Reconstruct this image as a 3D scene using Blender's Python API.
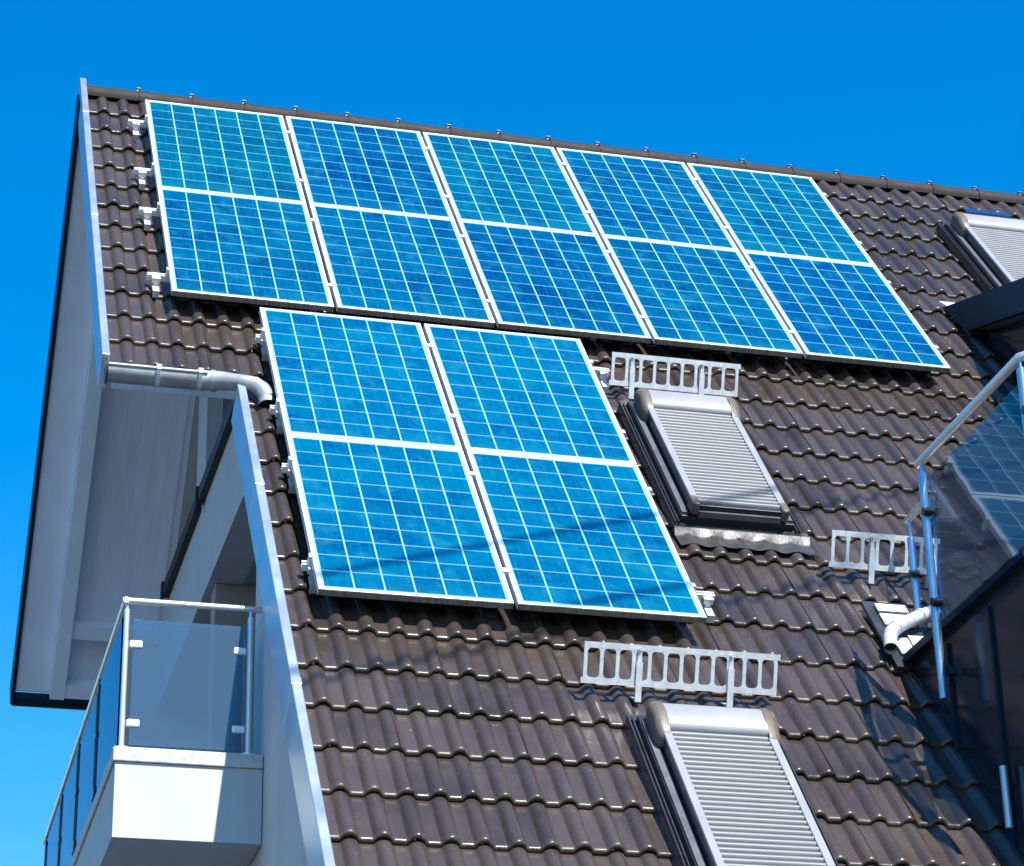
import bpy, math, random
from mathutils import Matrix, Vector
random.seed(7)
for o in list(bpy.data.objects): bpy.data.objects.remove(o)
S = bpy.context.scene
COL = S.collection

# ------------------------------------------------------------------ camera
cam_d = bpy.data.cameras.new("camera"); cam = bpy.data.objects.new("camera", cam_d); COL.objects.link(cam)
RW = [[0.9680469933940599, -0.2497967330614002, -0.02205925503139662],
      [0.08709898342000907, 0.4174162000532296, -0.9045316373791302],
      [0.23515693837922286, 0.8737077933064328, 0.4258355389667839]]
CW = (-1.6552066197092392, -15.990810731398659, -10.1688351318721)
m = Matrix.Identity(4)
for i in range(3):
    m[i][0] = RW[0][i]; m[i][1] = -RW[1][i]; m[i][2] = -RW[2][i]; m[i][3] = CW[i]
cam.matrix_world = m
cam_d.sensor_fit = 'HORIZONTAL'; cam_d.sensor_width = 36.0
cam_d.lens = 2621.24 / 1024 * 36.0
cam_d.clip_start = 0.1; cam_d.clip_end = 5000
S.camera = cam
S.render.resolution_x = 1024; S.render.resolution_y = 866

# ------------------------------------------------------------------ light
SUN = Vector((0.168, -0.645, 0.78)).normalized()          # towards the sun
sun_el = math.asin(SUN.z); sun_rot = math.atan2(SUN.x, SUN.y)
w = bpy.data.worlds.new("World"); S.world = w; w.use_nodes = True
nt = w.node_tree; nt.nodes.clear()
sky = nt.nodes.new('ShaderNodeTexSky'); sky.sky_type = 'NISHITA'; sky.sun_disc = False
sky.sun_elevation = sun_el; sky.sun_rotation = sun_rot
sky.air_density = 1.25; sky.dust_density = 0.0; sky.ozone_density = 3.0; sky.altitude = 300
hs = nt.nodes.new('ShaderNodeHueSaturation'); hs.inputs['Hue'].default_value = 0.503; hs.inputs['Saturation'].default_value = 1.52; hs.inputs['Value'].default_value = 1.0
bg = nt.nodes.new('ShaderNodeBackground'); bg.inputs[1].default_value = 0.132
out = nt.nodes.new('ShaderNodeOutputWorld')
nt.links.new(sky.outputs[0], hs.inputs['Color']); nt.links.new(hs.outputs[0], bg.inputs[0]); nt.links.new(bg.outputs[0], out.inputs[0])
sd = bpy.data.lights.new("sun", 'SUN'); sd.energy = 5.0; sd.angle = math.radians(0.5); sd.color = (1.0, 0.955, 0.89)
so = bpy.data.objects.new("sun", sd); COL.objects.link(so)
so.rotation_euler = (-SUN).to_track_quat('-Z', 'Y').to_euler()
S.view_settings.view_transform = 'Standard'; S.view_settings.look = 'None'
S.view_settings.exposure = 0.8; S.view_settings.gamma = 1.0; S.view_settings.use_curve_mapping = False

# ------------------------------------------------------------------ frames
AL = math.radians(52); SA, CA = math.sin(AL), math.cos(AL)
def r2w(u, v, h=0.0):                       # roof frame (along ridge, down slope, outwards) to world
    return Vector((u, -CA * v - SA * h, -SA * v + CA * h))
def yz_on_roof(y, h):                       # z of the roof plane offset h at a given y
    v = (-y - SA * h) / CA
    return -SA * v + CA * h

# ------------------------------------------------------------------ materials
MATS = {}
def new_mat(name):
    mt = bpy.data.materials.new(name); mt.use_nodes = True
    return mt, mt.node_tree, mt.node_tree.nodes['Principled BSDF']
def N(nt, t, **kw):
    n = nt.nodes.new(t)
    for k, v in kw.items(): setattr(n, k, v)
    return n
def mth(nt, op, a, b=None, c=None):
    n = nt.nodes.new('ShaderNodeMath'); n.operation = op
    for i, x in enumerate((a, b, c)):
        if x is None: continue
        if isinstance(x, (int, float)): n.inputs[i].default_value = x
        else: nt.links.new(x, n.inputs[i])
    return n.outputs[0]
def mixc(nt, f, a, b, mode='MIX'):
    n = nt.nodes.new('ShaderNodeMix'); n.data_type = 'RGBA'; n.blend_type = mode
    for s, x in ((n.inputs[0], f), (n.inputs[6], a), (n.inputs[7], b)):
        if isinstance(x, (int, float)): s.default_value = x
        elif isinstance(x, tuple): s.default_value = x if len(x) == 4 else (*x, 1)
        else: nt.links.new(x, s)
    return n.outputs[2]
def ramp(nt, x, lo, hi, a=0.0, b=1.0):
    n = nt.nodes.new('ShaderNodeMapRange'); n.inputs[1].default_value = lo; n.inputs[2].default_value = hi
    n.inputs[3].default_value = a; n.inputs[4].default_value = b
    nt.links.new(x, n.inputs[0]); return n.outputs[0]
def mottled(name, col, rough, metallic=0.0, var=0.18, scale=6.0, bump=0.0, bscale=60.0, streak=None, coat=0.0, spec=0.5, detail=6, extra=None):
    """paint, plaster or metal with uneven weathering"""
    mt, nt, b = new_mat(name)
    tc = N(nt, 'ShaderNodeTexCoord'); src = tc.outputs['Object']
    if streak:
        mp = N(nt, 'ShaderNodeMapping'); mp.inputs['Scale'].default_value = streak
        nt.links.new(src, mp.inputs[0]); src = mp.outputs[0]
    no = N(nt, 'ShaderNodeTexNoise'); no.inputs['Scale'].default_value = scale; no.inputs['Detail'].default_value = detail; no.inputs['Roughness'].default_value = 0.62
    nt.links.new(src, no.inputs['Vector'])
    f = ramp(nt, no.outputs['Fac'], 0.3, 0.7)
    c = mixc(nt, f, tuple(x * (1 - var) for x in col), tuple(min(1, x * (1 + var * 0.6)) for x in col))
    nt.links.new(c, b.inputs['Base Color'])
    nt.links.new(ramp(nt, no.outputs['Fac'], 0.3, 0.7, max(0.03, rough * 0.85), min(1, rough * 1.2)), b.inputs['Roughness'])
    b.inputs['Metallic'].default_value = metallic; b.inputs['Specular IOR Level'].default_value = spec
    b.inputs['Coat Weight'].default_value = coat; b.inputs['Coat Roughness'].default_value = 0.08
    if extra == 'drips':
        mp2 = N(nt, 'ShaderNodeMapping'); mp2.inputs['Scale'].default_value = (7, 7, 0.55); nt.links.new(tc.outputs['Object'], mp2.inputs[0])
        dn = N(nt, 'ShaderNodeTexNoise'); dn.inputs['Scale'].default_value = 1.0; dn.inputs['Detail'].default_value = 6; nt.links.new(mp2.outputs[0], dn.inputs['Vector'])
        c = mixc(nt, ramp(nt, dn.outputs['Fac'], 0.52, 0.80, 0, 0.35), c, tuple(x * 0.62 for x in col)); nt.links.new(c, b.inputs['Base Color'])
    if extra == 'boards':
        sx = N(nt, 'ShaderNodeSeparateXYZ'); nt.links.new(tc.outputs['Object'], sx.inputs[0])
        fx = mth(nt, 'FRACT', mth(nt, 'MULTIPLY', sx.outputs[0], 1 / 0.118)); jn = ramp(nt, mth(nt, 'ABSOLUTE', mth(nt, 'SUBTRACT', fx, 0.5)), 0.035, 0.05, 1, 0)
        c = mixc(nt, mth(nt, 'MULTIPLY', jn, 0.12), c, tuple(x * 0.4 for x in col)); nt.links.new(c, b.inputs['Base Color'])
    if bump:
        n2 = N(nt, 'ShaderNodeTexNoise'); n2.inputs['Scale'].default_value = bscale; n2.inputs['Detail'].default_value = 4
        nt.links.new(tc.outputs['Object'], n2.inputs['Vector'])
        bp = N(nt, 'ShaderNodeBump'); bp.inputs['Strength'].default_value = bump; bp.inputs['Distance'].default_value = 0.01
        nt.links.new(n2.outputs['Fac'], bp.inputs['Height']); nt.links.new(bp.outputs[0], b.inputs['Normal'])
    MATS[name] = mt
    return mt

def tile_material():
    mt, nt, b = new_mat('glazed_brown_tile')
    uv = N(nt, 'ShaderNodeUVMap'); uv.uv_map = 'UVMap'
    sp = N(nt, 'ShaderNodeSeparateXYZ'); nt.links.new(uv.outputs[0], sp.inputs[0])
    cell = N(nt, 'ShaderNodeCombineXYZ')
    nt.links.new(mth(nt, 'FLOOR', sp.outputs[0]), cell.inputs[0]); nt.links.new(mth(nt, 'FLOOR', sp.outputs[1]), cell.inputs[1])
    wn = N(nt, 'ShaderNodeTexWhiteNoise'); wn.noise_dimensions = '2D'; nt.links.new(cell.outputs[0], wn.inputs['Vector'])
    tc = N(nt, 'ShaderNodeTexCoord')
    no = N(nt, 'ShaderNodeTexNoise'); no.inputs['Scale'].default_value = 3.0; no.inputs['Detail'].default_value = 8; no.inputs['Roughness'].default_value = 0.65
    nt.links.new(tc.outputs['Object'], no.inputs['Vector'])
    fine = N(nt, 'ShaderNodeTexNoise'); fine.inputs['Scale'].default_value = 55.0; fine.inputs['Detail'].default_value = 4
    nt.links.new(tc.outputs['Object'], fine.inputs['Vector'])
    c1 = mixc(nt, wn.outputs['Value'], (0.034, 0.0245, 0.0210), (0.064, 0.0480, 0.0405))
    c2 = mixc(nt, ramp(nt, no.outputs['Fac'], 0.35, 0.7, 0, 0.5), c1, (0.080, 0.063, 0.053))
    # dust and lichen specks
    vo = N(nt, 'ShaderNodeTexVoronoi'); vo.inputs['Scale'].default_value = 9.0; nt.links.new(tc.outputs['Object'], vo.inputs['Vector'])
    spk = mth(nt, 'MULTIPLY', ramp(nt, vo.outputs['Distance'], 0.05, 0.09, 1, 0), ramp(nt, no.outputs['Fac'], 0.5, 0.6))
    c3 = mixc(nt, mth(nt, 'MULTIPLY', spk, 0.5), c2, (0.20, 0.195, 0.175))
    # grime settled just above each nose line
    fr = mth(nt, 'FRACT', sp.outputs[1])
    dirt = mth(nt, 'MULTIPLY', ramp(nt, fr, 0.10, 0.0), ramp(nt, fine.outputs['Fac'], 0.35, 0.65))
    c4 = mixc(nt, mth(nt, 'MULTIPLY', dirt, 0.45), c3, (0.12, 0.105, 0.06))
    # water stains running down the slope
    mp = N(nt, 'ShaderNodeMapping'); mp.inputs['Scale'].default_value = (9, 0.9, 9); nt.links.new(tc.outputs['Object'], mp.inputs[0])
    ws = N(nt, 'ShaderNodeTexNoise'); ws.inputs['Scale'].default_value = 1.0; ws.inputs['Detail'].default_value = 6; ws.inputs['Roughness'].default_value = 0.7
    nt.links.new(mp.outputs[0], ws.inputs['Vector'])
    c4 = mixc(nt, ramp(nt, ws.outputs['Fac'], 0.52, 0.78, 0, 0.45), c4, (0.098, 0.082, 0.070))
    c4 = mixc(nt, ramp(nt, ws.outputs['Fac'], 0.46, 0.25, 0, 0.35), c4, (0.030, 0.026, 0.026))
    nt.links.new(c4, b.inputs['Base Color'])
    r = mth(nt, 'ADD', ramp(nt, no.outputs['Fac'], 0.3, 0.7, 0.14, 0.27), mth(nt, 'MULTIPLY', fine.outputs['Fac'], 0.08))
    nose = mth(nt, 'MULTIPLY', ramp(nt, fr, 0.07, 0.03), ramp(nt, wn.outputs['Value'], 0.1, 0.9, 0.0, 0.20))
    r = mth(nt, 'ADD', r, nose)
    nt.links.new(r, b.inputs['Roughness']); b.inputs['Specular IOR Level'].default_value = 0.55
    bp = N(nt, 'ShaderNodeBump'); bp.inputs['Strength'].default_value = 0.10; bp.inputs['Distance'].default_value = 0.01
    nt.links.new(fine.outputs['Fac'], bp.inputs['Height']); nt.links.new(bp.outputs[0], b.inputs['Normal'])
    MATS['tile'] = mt

def cell_material():
    """polycrystalline cells, 6 by 10, white back sheet in the gaps"""
    mt, nt, b = new_mat('solar_cells')
    uv = N(nt, 'ShaderNodeUVMap'); uv.uv_map = 'UVMap'
    sp = N(nt, 'ShaderNodeSeparateXYZ'); nt.links.new(uv.outputs[0], sp.inputs[0])
    U, V = sp.outputs[0], sp.outputs[1]
    fu, fv = mth(nt, 'FRACT', U), mth(nt, 'FRACT', V)
    eu = mth(nt, 'MINIMUM', fu, mth(nt, 'SUBTRACT', 1.0, fu)); ev = mth(nt, 'MINIMUM', fv, mth(nt, 'SUBTRACT', 1.0, fv))
    lu = ramp(nt, eu, 0.020, 0.034, 1, 0); lv = ramp(nt, ev, 0.018, 0.032, 1, 0)
    outm = mth(nt, 'MAXIMUM', mth(nt, 'MAXIMUM', mth(nt, 'LESS_THAN', U, 0.0), mth(nt, 'GREATER_THAN', U, 6.0)),
               mth(nt, 'MAXIMUM', mth(nt, 'LESS_THAN', V, 0.0), mth(nt, 'GREATER_THAN', V, 10.0)))
    gap = mth(nt, 'MAXIMUM', mth(nt, 'MAXIMUM', mth(nt, 'MULTIPLY', lu, 0.95), mth(nt, 'MULTIPLY', lv, 0.50)), outm)
    oi = N(nt, 'ShaderNodeObjectInfo')
    cx = N(nt, 'ShaderNodeCombineXYZ')
    nt.links.new(mth(nt, 'FLOOR', U), cx.inputs[0]); nt.links.new(mth(nt, 'FLOOR', V), cx.inputs[1]); nt.links.new(mth(nt, 'MULTIPLY', oi.outputs['Random'], 97.0), cx.inputs[2])
    wn = N(nt, 'ShaderNodeTexWhiteNoise'); wn.noise_dimensions = '3D'; nt.links.new(cx.outputs[0], wn.inputs['Vector'])
    cr = N(nt, 'ShaderNodeCombineXYZ'); nt.links.new(U, cr.inputs[0]); nt.links.new(V, cr.inputs[1]); nt.links.new(mth(nt, 'MULTIPLY', oi.outputs['Random'], 53.0), cr.inputs[2])
    vo = N(nt, 'ShaderNodeTexVoronoi'); vo.inputs['Scale'].default_value = 9.0; nt.links.new(cr.outputs[0], vo.inputs['Vector'])
    no = N(nt, 'ShaderNodeTexNoise'); no.inputs['Scale'].default_value = 0.45; no.inputs['Detail'].default_value = 3; nt.links.new(cr.outputs[0], no.inputs['Vector'])
    # streaks left by running water
    mp = N(nt, 'ShaderNodeMapping'); mp.inputs['Scale'].default_value = (7, 0.5, 1); nt.links.new(cr.outputs[0], mp.inputs[0])
    st = N(nt, 'ShaderNodeTexNoise'); st.inputs['Scale'].default_value = 1.6; st.inputs['Detail'].default_value = 5; nt.links.new(mp.outputs[0], st.inputs['Vector'])
    base = mixc(nt, wn.outputs['Value'], (0.0, 0.024, 0.100), (0.0, 0.060, 0.150))
    base = mixc(nt, ramp(nt, no.outputs['Fac'], 0.35, 0.68, 0, 0.75), base, (0.0, 0.086, 0.165))
    vs = N(nt, 'ShaderNodeSeparateColor'); nt.links.new(vo.outputs['Color'], vs.inputs[0])
    base = mixc(nt, ramp(nt, vs.outputs[0], 0, 1, 0, 0.50), base, (0.0, 0.095, 0.200))
    base = mixc(nt, 1.0, base, oi.outputs['Color'], 'MULTIPLY')
    # three bus bars per cell
    fb = mth(nt, 'FRACT', mth(nt, 'MULTIPLY', U, 3.0)); bb = ramp(nt, mth(nt, 'ABSOLUTE', mth(nt, 'SUBTRACT', fb, 0.5)), 0.035, 0.06, 1, 0)
    base = mixc(nt, mth(nt, 'MULTIPLY', bb, mth(nt, 'MULTIPLY', ramp(nt, st.outputs['Fac'], 0.35, 0.7), 0.24)), base, (0.02, 0.23, 0.34))
    base = mixc(nt, ramp(nt, st.outputs['Fac'], 0.52, 0.85, 0, 0.20), base, (0.004, 0.17, 0.26))
    # dust washed down to the lower edge, plus cloudy sheen painted over the face
    dn = N(nt, 'ShaderNodeTexNoise'); dn.inputs['Scale'].default_value = 1.3; dn.inputs['Detail'].default_value = 6; nt.links.new(cr.outputs[0], dn.inputs['Vector'])
    dust_sheen = mth(nt, 'MULTIPLY', ramp(nt, V, 1.1, -0.1, 0, 1), ramp(nt, dn.outputs['Fac'], 0.35, 0.7, 0, 0.40))
    dust_sheen = mth(nt, 'MAXIMUM', dust_sheen, ramp(nt, dn.outputs['Fac'], 0.54, 0.78, 0, 0.45))
    base = mixc(nt, dust_sheen, base, (0.018, 0.19, 0.255))
    col = mixc(nt, gap, base, (0.24, 0.47, 0.56))
    nt.links.new(col, b.inputs['Base Color'])
    b.inputs['Roughness'].default_value = 0.5; b.inputs['Specular IOR Level'].default_value = 0.0
    b.inputs['Coat Weight'].default_value = 0.45; b.inputs['Coat Roughness'].default_value = 0.03; b.inputs['Coat IOR'].default_value = 1.42
    MATS['cells'] = mt

def glass_material(name, tint, refl, rough=0.0, wav=0.0, haze=None, gcol=(0.9, 0.95, 1.0), const=None):
    """single sheet of tinted glass: tinted see-through plus mirror reflection"""
    mt, nt, b = new_mat(name); nt.nodes.remove(b)
    o = nt.nodes['Material Output']
    tr = N(nt, 'ShaderNodeBsdfTransparent'); tr.inputs[0].default_value = (*tint, 1)
    gl = N(nt, 'ShaderNodeBsdfGlossy'); gl.inputs['Color'].default_value = (*gcol, 1); gl.inputs['Roughness'].default_value = rough
    fr = N(nt, 'ShaderNodeFresnel'); fr.inputs['IOR'].default_value = refl
    mx = N(nt, 'ShaderNodeMixShader'); (nt.links.new(fr.outputs[0], mx.inputs[0]) if const is None else setattr(mx.inputs[0], 'default_value', const)); nt.links.new(tr.outputs[0], mx.inputs[1]); nt.links.new(gl.outputs[0], mx.inputs[2])
    last = mx
    if haze:
        df = N(nt, 'ShaderNodeBsdfDiffuse'); df.inputs[0].default_value = (*haze[0], 1)
        m2 = N(nt, 'ShaderNodeMixShader'); m2.inputs[0].default_value = haze[1]
        nt.links.new(mx.outputs[0], m2.inputs[1]); nt.links.new(df.outputs[0], m2.inputs[2]); last = m2
    if wav:
        tc = N(nt, 'ShaderNodeTexCoord'); no = N(nt, 'ShaderNodeTexNoise'); no.inputs['Scale'].default_value = 3.2; no.inputs['Detail'].default_value = 1.0
        nt.links.new(tc.outputs['Object'], no.inputs['Vector'])
        bp = N(nt, 'ShaderNodeBump'); bp.inputs['Strength'].default_value = 1.0; bp.inputs['Distance'].default_value = wav
        nt.links.new(no.outputs['Fac'], bp.inputs['Height']); nt.links.new(bp.outputs[0], gl.inputs['Normal'])
    nt.links.new(last.outputs[0], o.inputs[0])
    MATS[name] = mt

tile_material(); cell_material()
mottled('plaster', (0.489, 0.496, 0.501), 0.85, var=0.06, scale=2.2, bump=0.12, bscale=140, extra='drips')
mottled('soffit_paint', (0.759, 0.818, 0.911), 0.7, var=0.10, scale=1.5, streak=(8, 1, 1), extra='boards')
mottled('beam_paint', (0.809, 0.890, 1.013), 0.65, var=0.08, scale=2.5)
mottled('recess_tone', (0.336, 0.296, 0.264), 0.8, var=0.1, scale=2.0)  # brown bounce from the ground is put into this base colour
mottled('white_metal', (0.47, 0.54, 0.57), 0.34, var=0.10, scale=4, metallic=0.7)
mottled('aluminium', (0.80, 0.82, 0.84), 0.38, metallic=0.2, var=0.12, scale=14)
mottled('frame_alu', (0.66, 0.69, 0.71), 0.36, metallic=0.25, var=0.10, scale=8)
mottled('frame_side', (0.210, 0.204, 0.178), 0.6, metallic=0.3, var=0.45, scale=10, streak=(9, 1, 1))
mottled('zinc', (0.374, 0.396, 0.410), 0.55, metallic=0.55, var=0.25, scale=7)
mottled('galvanised', (0.642, 0.667, 0.686), 0.40, metallic=0.35, var=0.18, scale=22)
mottled('lead_sheet', (0.063, 0.064, 0.066), 0.45, metallic=0.4, var=0.40, scale=14, bump=0.35, bscale=22)
mottled('shutter_grey', (0.181, 0.183, 0.189), 0.45, metallic=0.1, var=0.07, scale=6)
mottled('hood_grey', (0.281, 0.286, 0.302), 0.40, metallic=0.1, var=0.06, scale=4)
mottled('brown_cap', (0.122, 0.095, 0.076), 0.45, var=0.16, scale=16)
mottled('anthracite', (0.030, 0.034, 0.040), 0.30, var=0.25, scale=8, metallic=0.3)
mottled('dark_flashing', (0.055, 0.060, 0.068), 0.32, var=0.25, scale=10, metallic=0.5)
mottled('slate_strip', (0.136, 0.144, 0.160), 0.40, var=0.15, scale=8, metallic=0.4)
mottled('navy_metal', (0.012, 0.020, 0.032), 0.17, var=0.35, scale=3.0, spec=0.5, coat=0.15)
mottled('navy_fascia', (0.002, 0.024, 0.044), 0.5, var=0.2, scale=3.0, spec=0.25)
mottled('steel', (0.70, 0.70, 0.69), 0.34, metallic=0.6, var=0.05, scale=3)
mottled('shaded_steel', (0.40, 0.50, 0.58), 0.28, metallic=0.85, var=0.05, scale=4)  # steel with the blue of the shade put into its base colour
mottled('stone', (0.508, 0.508, 0.501), 0.7, var=0.28, scale=26)
mottled('ridge_tile', (0.034, 0.028, 0.027), 0.65, var=0.25, scale=9, spec=0.2)
mottled('strip_blue', (0.008, 0.05, 0.16), 0.15, var=0.2, scale=8)
mottled('backing_sheet', (0.010, 0.013, 0.020), 0.5, var=0.3, scale=3, spec=0.3)  # near-black, for the added backing behind the terrace glass
mottled('black', (0.012, 0.012, 0.013), 0.6, var=0.2, scale=8)
mottled('pv_back', (0.05, 0.05, 0.055), 0.6, var=0.1, scale=4)
mottled('ground', (0.044, 0.052, 0.064), 0.9, var=0.3, scale=0.35, bump=0.3, bscale=8)
glass_material('railing_glass', (0.24, 0.56, 0.73), 1.5, haze=((0.34, 0.54, 0.70), 0.125))
glass_material('side_glass', (0.20, 0.70, 0.88), 1.12)
glass_material('dark_glass', (0.66, 0.74, 0.83), 1.50, wav=0.0007, gcol=(0.75, 0.88, 1.0), haze=((0.05, 0.07, 0.10), 0.08), const=0.15)
glass_material('window_glass', (0.10, 0.12, 0.14), 1.5)

# ------------------------------------------------------------------ mesh helpers
class MB:
    def __init__(s): s.v = []; s.f = []; s.mi = []; s.uv = None
    def add(s, vs, fs, mi=0):
        b = len(s.v); s.v += [tuple(x) for x in vs]
        for f in fs: s.f.append(tuple(b + i for i in f)); s.mi.append(mi)
    def box(s, x0, x1, y0, y1, z0, z1, mi=0):
        s.add([(x, y, z) for z in (z0, z1) for y in (y0, y1) for x in (x0, x1)],
              [(0, 2, 3, 1), (4, 5, 7, 6), (0, 1, 5, 4), (2, 6, 7, 3), (0, 4, 6, 2), (1, 3, 7, 5)], mi)
    def prism(s, pts, axis, a, b, mi=0):
        """closed polygon pts (2d) extruded along axis from a to b"""
        n = len(pts)
        def mk(p, t):
            return (t, p[0], p[1]) if axis == 0 else (p[0], t, p[1]) if axis == 1 else (p[0], p[1], t)
        vs = [mk(p, a) for p in pts] + [mk(p, b) for p in pts]
        fs = [tuple(range(n))[::-1], tuple(range(n, 2 * n))] + [(i, (i + 1) % n, n + (i + 1) % n, n + i) for i in range(n)]
        s.add(vs, fs, mi)
    def tube(s, path, r, seg=14, mi=0, caps=True, rr=None):
        path = [Vector(p) for p in path]; n = len(path); rings = []
        up = Vector((0, 0, 1)); prev = None
        for i, p in enumerate(path):
            t = (path[min(i + 1, n - 1)] - path[max(i - 1, 0)]).normalized()
            if prev is None:
                a = t.orthogonal().normalized()
            else:
                a = (prev - t * prev.dot(t)).normalized()
            prev = a; bb = t.cross(a)
            ra = rr[i] if rr else r
            rings.append([p + a * (ra * math.cos(2 * math.pi * k / seg)) + bb * (ra * math.sin(2 * math.pi * k / seg)) for k in range(seg)])
        vs = [q for rg in rings for q in rg]; fs = []
        for i in range(n - 1):
            for k in range(seg):
                k2 = (k + 1) % seg
                fs.append((i * seg + k, i * seg + k2, (i + 1) * seg + k2, (i + 1) * seg + k))
        if caps: fs += [tuple(range(seg))[::-1], tuple((n - 1) * seg + k for k in range(seg))]
        s.add(vs, fs, mi)
    def bar(s, p, q, wx, wy, mi=0, up=(0, 0, 1)):
        p, q = Vector(p), Vector(q); t = (q - p).normalized(); a = t.cross(Vector(up))
        if a.length < 1e-4: a = t.orthogonal()
        a.normalize(); b = t.cross(a)
        vs = [e + a * (sx * wx / 2) + b * (sy * wy / 2) for e in (p, q) for sx, sy in ((-1, -1), (1, -1), (1, 1), (-1, 1))]
        s.add(vs, [(3, 2, 1, 0), (4, 5, 6, 7), (0, 1, 5, 4), (1, 2, 6, 5), (2, 3, 7, 6), (3, 0, 4, 7)], mi)
    def build(s, name, mats, parent=None, loc=None, rot=None, smooth=False, bevel=0.0, angle=35):
        me = bpy.data.meshes.new(name); me.from_pydata(s.v, [], s.f)
        for mt in (mats if isinstance(mats, (list, tuple)) else [mats]): me.materials.append(MATS[mt])
        if any(s.mi): me.polygons.foreach_set('material_index', s.mi)
        if s.uv:
            lay = me.uv_layers.new(name='UVMap')
            flat = []
            for f in s.f:
                for i in f: flat += s.uv[i]
            lay.data.foreach_set('uv', flat)
        if smooth: me.shade_smooth()
        me.validate(); me.update()
        if not s.uv or True:
            import bmesh
            if not smooth or smooth == 'fix':
                bm = bmesh.new(); bm.from_mesh(me); bmesh.ops.recalc_face_normals(bm, faces=bm.faces); bm.to_mesh(me); bm.free()
        if smooth and angle < 180:
            try: me.set_sharp_from_angle(angle=math.radians(angle))
            except Exception: pass
        o = bpy.data.objects.new(name, me); COL.objects.link(o)
        if parent: o.parent = parent
        if loc is not None: o.location = loc
        if rot is not None: o.rotation_euler = rot
        if bevel:
            bv = o.modifiers.new('bevel', 'BEVEL'); bv.width = bevel; bv.segments = 2; bv.limit_method = 'ANGLE'; bv.angle_limit = math.radians(40)
        return o
def empty(name, loc=(0, 0, 0), rot=(0, 0, 0), parent=None):
    o = bpy.data.objects.new(name, None); COL.objects.link(o); o.location = loc; o.rotation_euler = rot; o.empty_display_size = 0.2
    if parent: o.parent = parent
    return o
def tag(o, label=None, cat=None, group=None, kind=None):
    if label: o['label'] = label
    if cat: o['category'] = cat
    if group: o['group'] = group
    if kind: o['kind'] = kind
    return o
ROT = (AL, 0, 0)                            # local x = along ridge, y = up slope, z = outwards
def copy_tree(o, parent=None):
    c = o.copy(); COL.objects.link(c)
    if parent: c.parent = parent
    for ch in list(o.children): copy_tree(ch, c)
    return c

# ------------------------------------------------------------------ ground
g = MB(); g.add([(-900, -900, -11.75), (900, -900, -11.75), (900, 900, -11.75), (-900, 900, -11.75)], [(0, 1, 2, 3)])
tag(g.build('ground', 'ground'), 'dark grey asphalt ground round the house', None, None, 'structure')  # unseen ground, coloured dark and cool to cut its bounce light

# ------------------------------------------------------------------ house
house = tag(empty('house', (2.0, -3.0, -11.75)), 'white rendered house with steep brown tiled roof and left side balcony', 'house')
HO = Vector((2.0, -3.0, -11.75))
def hp(mb, name, mats, parent=None, **kw):  # world-space mesh as a part of the house
    o = mb.build(name, mats, None, **kw)
    p = parent or house
    o.parent = p; o.location = -HO
    if parent is not None: o.location = (0, 0, 0)
    return o

# --- roof tiles: one mesh of single tiles
COURSE, V0, TW = 0.348, -0.028, 0.30
def prof(u):                                # two rolls per tile
    t = ((u - 0.026) / 0.15 + 0.5) % 1.0 - 0.5          # 0 on the crest
    a = abs(t)
    return 0.035 * max(0.0, 1 - (a / 0.265) ** 2.2) ** 0.62 if a < 0.265 else 0.0
NU = 40
rows = [(0.0, 0.000), (0.12, 0.0036), (0.35, 0.0105), (0.75, 0.0205), (0.935, 0.0255), (0.957, 0.0259), (0.972, 0.0252), (0.985, 0.0230), (0.994, 0.0192), (1.0, 0.0135), (1.0, 0.006)]
def make_tiles():
    T = MB(); T.uv = []
    for k in range(0, 29):
        vn = V0 + COURSE * k; vt = vn - COURSE
        us = -0.409
        for j in range(0, 35):
            u0 = us + j * TW
            if u0 > 3.85 and vt > 7.0: continue
            if u0 > 5.9 and vt > 2.2: continue
            umin = -0.41 if k <= 12 else 0.355
            if u0 + TW < umin + 0.01: continue
            lift = random.gauss(0, 0.0022); tilt = random.gauss(0, 0.0016); dv = random.gauss(0, 0.0032)
            cols = [u0 + TW * i / NU for i in range(NU + 1) if u0 + TW * i / NU >= umin - 1e-6]
            if len(cols) < 2: continue
            b = len(T.v); nc = len(cols)
            for ri, (t, h) in enumerate(rows):
                for ci, uu in enumerate(cols):
                    p = prof(uu) * (0.70 + 0.30 * min(1.0, t / 0.22))
                    joint = 0.002 if (ci == nc - 1) else 0.0
                    hh = -0.172 + h + p + lift * t + tilt * (uu - u0 - 0.15) / 0.15 * t - joint
                    v = vt - 0.012 + (COURSE + 0.012) * t + (dv * t)
                    T.v.append((uu, -v, hh)); T.uv.append((j + 0.02 + 0.96 * (ci / max(1, nc - 1)), 40 - k - 0.01 - 0.98 * min(1, t) + 0.0))
            for ri in range(len(rows) - 1):
                for ci in range(nc - 1):
                    i0 = b + ri * nc + ci
                    T.f.append((i0 + 1, i0, i0 + nc, i0 + nc + 1)); T.mi.append(0)
    return T
roof = empty('roof', -HO, ROT, house)
tiles = make_tiles().build('roof_tiles', 'tile', roof, smooth=True, angle=50)
# boarding under the tiles so no light leaks through
d = MB()
d.box(-0.36, 0.36, -4.14, 0.36, -0.30, -0.185); d.box(0.36, 10.2, -9.70, 0.36, -0.30, -0.185)
d.build('roof_boarding', 'soffit_paint', roof)
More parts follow.
